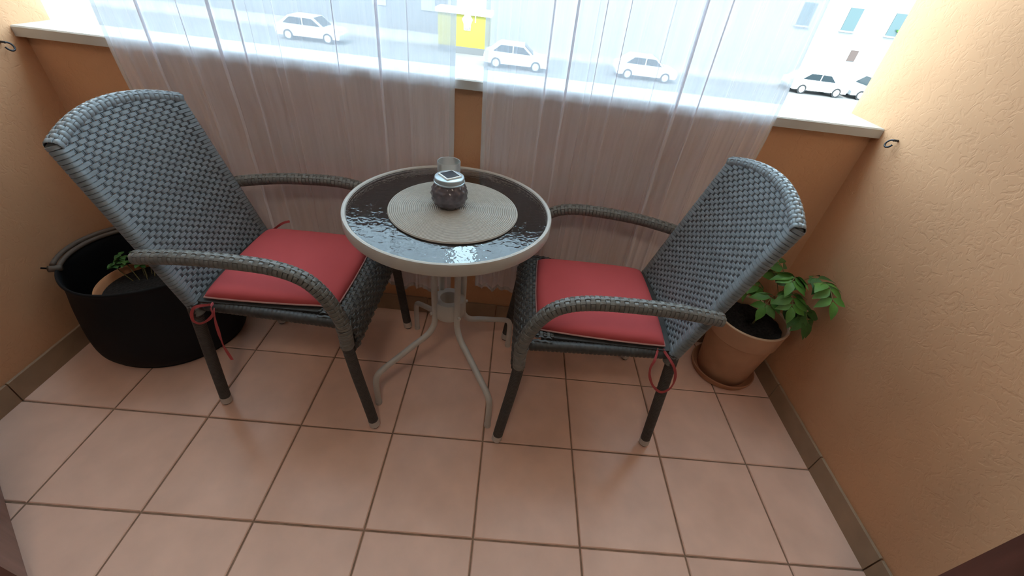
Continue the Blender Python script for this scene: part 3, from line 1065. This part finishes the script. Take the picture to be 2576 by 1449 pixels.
# ------------------------------------------------------------------ terracotta pot with a young leafy plant (right corner)
pc = (8.215, 2.435)
sa_ = MB().lathe([(0.0005, 0.0), (0.35, 0.0), (0.385, 0.012), (0.412, 0.075), (0.415, 0.10), (0.405, 0.108), (0.392, 0.10), (0.372, 0.045), (0.345, 0.028), (0.0005, 0.028)], pc, 64)
sau = sa_.make('plant_saucer', M['saucer'], origin=(*pc, 0))
tag(sau, 'terracotta saucer under the plant pot in the right corner', 'saucer')
pp = empty('potted_plant', (*pc, 0.028))
tag(pp, 'young green leafy plant in a terracotta pot, right corner', 'plant')
po = (*pc, 0.028)


def ppart(m_, name, material, parent=pp, auto=40):
    return build(name, m_.v, m_.f, material, parent, po, True, auto)


ppart(MB().lathe([(0.0005, 0.03), (0.318, 0.03), (0.328, 0.04), (0.402, 0.72), (0.408, 0.735), (0.424, 0.745), (0.444, 0.985), (0.442, 1.0), (0.428, 1.003), (0.414, 0.99), (0.395, 0.86)], pc, 72), 'pot', M['terracotta_light'])
ppart(MB().lathe([(0.442, 0.992), (0.446, 1.004), (0.438, 1.013), (0.424, 1.013), (0.415, 1.004), (0.413, 0.992)], pc, 72), 'pot_lip', M['lip'])
random.seed(5)
sl, sf = [], []
NRr, NS = 12, 48
for i in range(NRr + 1):
    for k in range(NS):
        r = 0.39 * i / NRr
        a = 2 * pi * k / NS
        sl.append((pc[0] + r * cos(a), pc[1] + r * sin(a), 0.90 + random.uniform(-0.012, 0.014)))
for i in range(NRr):
    for k in range(NS):
        sf.append((i * NS + k, i * NS + (k + 1) % NS, (i + 1) * NS + (k + 1) % NS, (i + 1) * NS + k))
build('soil', sl, sf, M['soil'], pp, po)


def leaflet(base, d, up, ln, wd, material, root, o_, name='leaf', droop=0.25):
    d = Vector(d).normalized()
    up = Vector(up)
    s = d.cross(up)
    if s.length < 1e-3: s = Vector((1, 0, 0))
    s.normalize()
    n = s.cross(d).normalized()
    v, f = [], []
    st_ = [(0, 0.0), (0.12, 0.42), (0.32, 0.95), (0.5, 1.0), (0.7, 0.72), (0.87, 0.32), (1.0, 0.0)]
    for t, w in st_:
        c_ = Vector(base) + d * ln * t - n * ln * droop * t * t
        v += [c_ - s * wd * w + n * wd * 0.25 * w, c_, c_ + s * wd * w + n * wd * 0.25 * w]
    for i in range(len(st_) - 1):
        for k in range(2):
            f.append((3 * i + k, 3 * i + k + 1, 3 * i + 4 + k, 3 * i + 3 + k))
    return build(name, v, f, material, root, o_)


def compound(path, ln, wd, pairs, material, root=pp, o_=po):
    P = spline(path, 8)
    m_ = MB().tube(resample(P, 0.02), 0.0045, 6)
    build('stem', m_.v, m_.f, M['stem'], root, o_)
    n = len(P)
    for k in range(pairs):
        t = 0.42 + 0.50 * k / max(1, pairs - 1)
        i = int(t * (n - 1))
        p = P[i]
        d = (P[min(i + 1, n - 1)] - P[max(i - 1, 0)]).normalized()
        side = d.cross(Vector((0, 0, 1)))
        if side.length < 1e-3: side = Vector((1, 0, 0))
        side.normalize()
        up = side.cross(d).normalized()
        for s in (-1, 1):
            dd = (d * 0.45 + side * s * 0.9 + Vector((0, 0, random.uniform(-0.25, 0.05)))).normalized()
            sc_ = random.uniform(0.85, 1.12) * (0.8 + 0.4 * sin(pi * (k + 0.7) / (pairs + 0.6)))
            leaflet(p, dd, up, ln * sc_, wd * sc_, material, root, o_, droop=random.uniform(0.1, 0.35))
    d = (P[-1] - P[-3]).normalized()
    leaflet(P[-1], d + Vector((0, 0, -0.15)), Vector((0, 0, 1)), ln * 1.1, wd * 1.05, material, root, o_)


b0 = (8.25, 2.40, 0.90)
trunk = spline([b0, (8.27, 2.38, 1.12), (8.32, 2.33, 1.38), (8.35, 2.30, 1.58)], 8)
m_ = MB().tube(resample(trunk, 0.03), 0.011, 8)
build('stem', m_.v, m_.f, M['stem'], pp, po)
lf = [([(8.27, 2.38, 1.12), (8.15, 2.42, 1.32), (8.10, 2.55, 1.36), (8.08, 2.66, 1.26)], 'leaf', 3),
      ([(8.32, 2.33, 1.38), (8.25, 2.42, 1.56), (8.22, 2.52, 1.62), (8.20, 2.62, 1.60)], 'leaf', 3),
      ([(8.32, 2.33, 1.38), (8.30, 2.24, 1.56), (8.27, 2.12, 1.60), (8.25, 2.02, 1.52)], 'leaf', 4),
      ([(8.35, 2.30, 1.58), (8.33, 2.30, 1.70), (8.28, 2.26, 1.76), (8.22, 2.18, 1.74)], 'leaf', 4),
      ([(8.35, 2.30, 1.58), (8.45, 2.15, 1.78), (8.48, 2.02, 1.84), (8.48, 1.86, 1.76)], 'leaf', 4),
      ([(8.35, 2.30, 1.58), (8.46, 2.30, 1.72), (8.52, 2.24, 1.78), (8.55, 2.14, 1.76)], 'leaf2', 3),
      ([(8.30, 2.35, 1.28), (8.42, 2.24, 1.42), (8.50, 2.12, 1.42), (8.54, 2.02, 1.32)], 'leaf2', 4),
      ([(8.29, 2.36, 1.20), (8.38, 2.42, 1.46), (8.45, 2.52, 1.54), (8.48, 2.62, 1.50)], 'leaf2', 3),
      ([(8.28, 2.37, 1.15), (8.16, 2.40, 1.40), (8.08, 2.44, 1.46), (8.02, 2.48, 1.40)], 'leaf', 3),
      ([(8.30, 2.35, 1.28), (8.20, 2.26, 1.46), (8.12, 2.20, 1.48), (8.06, 2.14, 1.40)], 'leaf', 3),
      ([(8.34, 2.31, 1.50), (8.24, 2.40, 1.72), (8.20, 2.48, 1.78), (8.16, 2.56, 1.76)], 'leaf2', 3),
      ([(8.28, 2.37, 1.15), (8.36, 2.22, 1.34), (8.42, 2.10, 1.38), (8.46, 2.00, 1.32)], 'leaf2', 3)]
for path, mm, pairs in lf:
    compound(path, 0.178, 0.046, pairs, M[mm])

# ------------------------------------------------------------------ black tub with a terracotta pot inside (left corner)
tc_ = (0.90, 2.22)
tb = empty('black_tub', (*tc_, 0))
tag(tb, 'big black round tub with a brown bail handle in the left corner', 'tub')
to = (*tc_, 0)


def lump(r, z, a, i):
    return r * (1 + 0.018 * sin(3 * a + 1.0) + 0.012 * sin(5 * a + z * 3))


tubp = [(0.0005, 0.01), (0.68, 0.01), (0.74, 0.03), (0.795, 0.10), (0.815, 0.25), (0.805, 0.50), (0.78, 0.75), (0.75, 0.95), (0.745, 1.08), (0.76, 1.12), (0.75, 1.14), (0.73, 1.13), (0.72, 1.05), (0.75, 0.80), (0.77, 0.55), (0.75, 0.2), (0.60, 0.06), (0.0005, 0.06)]
t1 = MB().lathe([(p.x, p.z) for p in spline([(r, 0, z) for r, z in tubp], 3)], tc_, 72, lump, 1.0, 0.90)
build('tub_body', t1.v, t1.f, M['tub'], tb, to)
P = []
for k in range(41):
    a = R(208 - 190 * k / 40)
    P.append((tc_[0] + 0.76 * cos(a), tc_[1] + 0.685 * sin(a), 1.175 + 0.03 * sin(pi * k / 40)))
h1 = MB().tube(P, 0.024, 10)
hb = build('bail_handle', h1.v, h1.f, M['handle'], tb, to)
P2 = [(p[0] * 0.945 + tc_[0] * 0.055, p[1] * 0.945 + tc_[1] * 0.055, p[2] - 0.03) for p in P]
h2 = MB().tube(P2, 0.024, 10)
build('rim_bead', h2.v, h2.f, M['handle'], tb, to)
ea = R(210)
ep = Vector((tc_[0] + 0.755 * cos(ea), tc_[1] + 0.675 * sin(ea), 1.14))
h3 = MB().tube([ep + Vector((-0.02, -0.04, 0.02)), ep, ep + Vector((0.05, 0.03, 0.0))], 0.035, 10)
build('handle_lug', h3.v, h3.f, M['handle'], tb, to)
h4 = MB().tube([ep + Vector((-0.10, -0.035, 0.02)), ep], 0.010, 8)
build('lug_pin', h4.v, h4.f, M['tub'], tb, to)

ic = (0.90, 2.16)
ip = empty('potted_herb', (*ic, 0.06))
tag(ip, 'terracotta pot with small green herb standing inside the black tub', 'plant')
io = (*ic, 0.06)
t2 = MB().lathe([(0.0005, 0.07), (0.34, 0.07), (0.35, 0.08), (0.455, 0.64), (0.475, 0.65), (0.50, 0.83), (0.495, 0.845), (0.48, 0.848), (0.465, 0.835), (0.445, 0.72), (0.43, 0.64)], ic, 64)
build('pot', t2.v, t2.f, M['terracotta'], ip, io, True, 40)
t3 = MB().lathe([(0.0005, 0.775), (0.25, 0.77), (0.455, 0.76)], ic, 40)
build('soil', t3.v, t3.f, M['soil'], ip, io)
random.seed(11)
for (ax, ay, h_) in ((0.60, 2.30, 1.00), (0.52, 2.36, 1.03), (0.66, 2.42, 1.04), (0.58, 2.46, 0.98), (0.72, 2.34, 0.96), (0.68, 2.52, 1.06), (0.50, 2.26, 0.97), (0.78, 2.46, 1.08), (0.84, 2.56, 1.12)):
    bs = (0.6 * ax + 0.4 * ic[0], 0.6 * ay + 0.4 * ic[1], 0.765)
    P = spline([bs, (ax + 0.02, ay, h_ - 0.1), (ax, ay, h_)], 6)
    m_ = MB().tube(P, 0.005, 6)
    build('stem', m_.v, m_.f, M['stem'], ip, io)
    for k in range(6):
        a = k * 1.15 + ax * 9
        leaflet((ax, ay, h_ - 0.02 * (k % 3)), (cos(a), sin(a), 0.2), (0, 0, 1), 0.085, 0.030, M['leaf2'], ip, io)

# ------------------------------------------------------------------ wall hooks


def hook(x, y, z, sgn, label):
    root = empty('wall_hook', (x, y, z))
    tag(root, label, 'hook', 'small wall hooks')
    o_ = (x, y, z)
    m_ = MB().lathe([(0.0005, 0)] + [(0.0005, 0)], (x, y), 4)
    sh = MB().tube([(x, y, z), (x + sgn * 0.05, y, z)], 0.010, 10)
    build('shank', sh.v, sh.f, M['hook'], root, o_)
    P = []
    for k in range(15):
        a = R(-20 + 290 * k / 14)
        P.append((x + sgn * (0.05 + 0.034 * (1 - cos(R(290 * k / 14))) * 0.5), y + 0.034 * sin(a) * 1.0, z + 0.034 * (cos(a) - 1)))
    hk = MB().tube(P, 0.0085, 8)
    build('hook_ring', hk.v, hk.f, M['hook'], root, o_)


hook(XR, 2.64, 3.20, -1, 'small dark open hook screwed into the right wall near the sill')
hook(XL, 2.83, 3.12, 1, 'small dark open hook on the left wall near the sill')
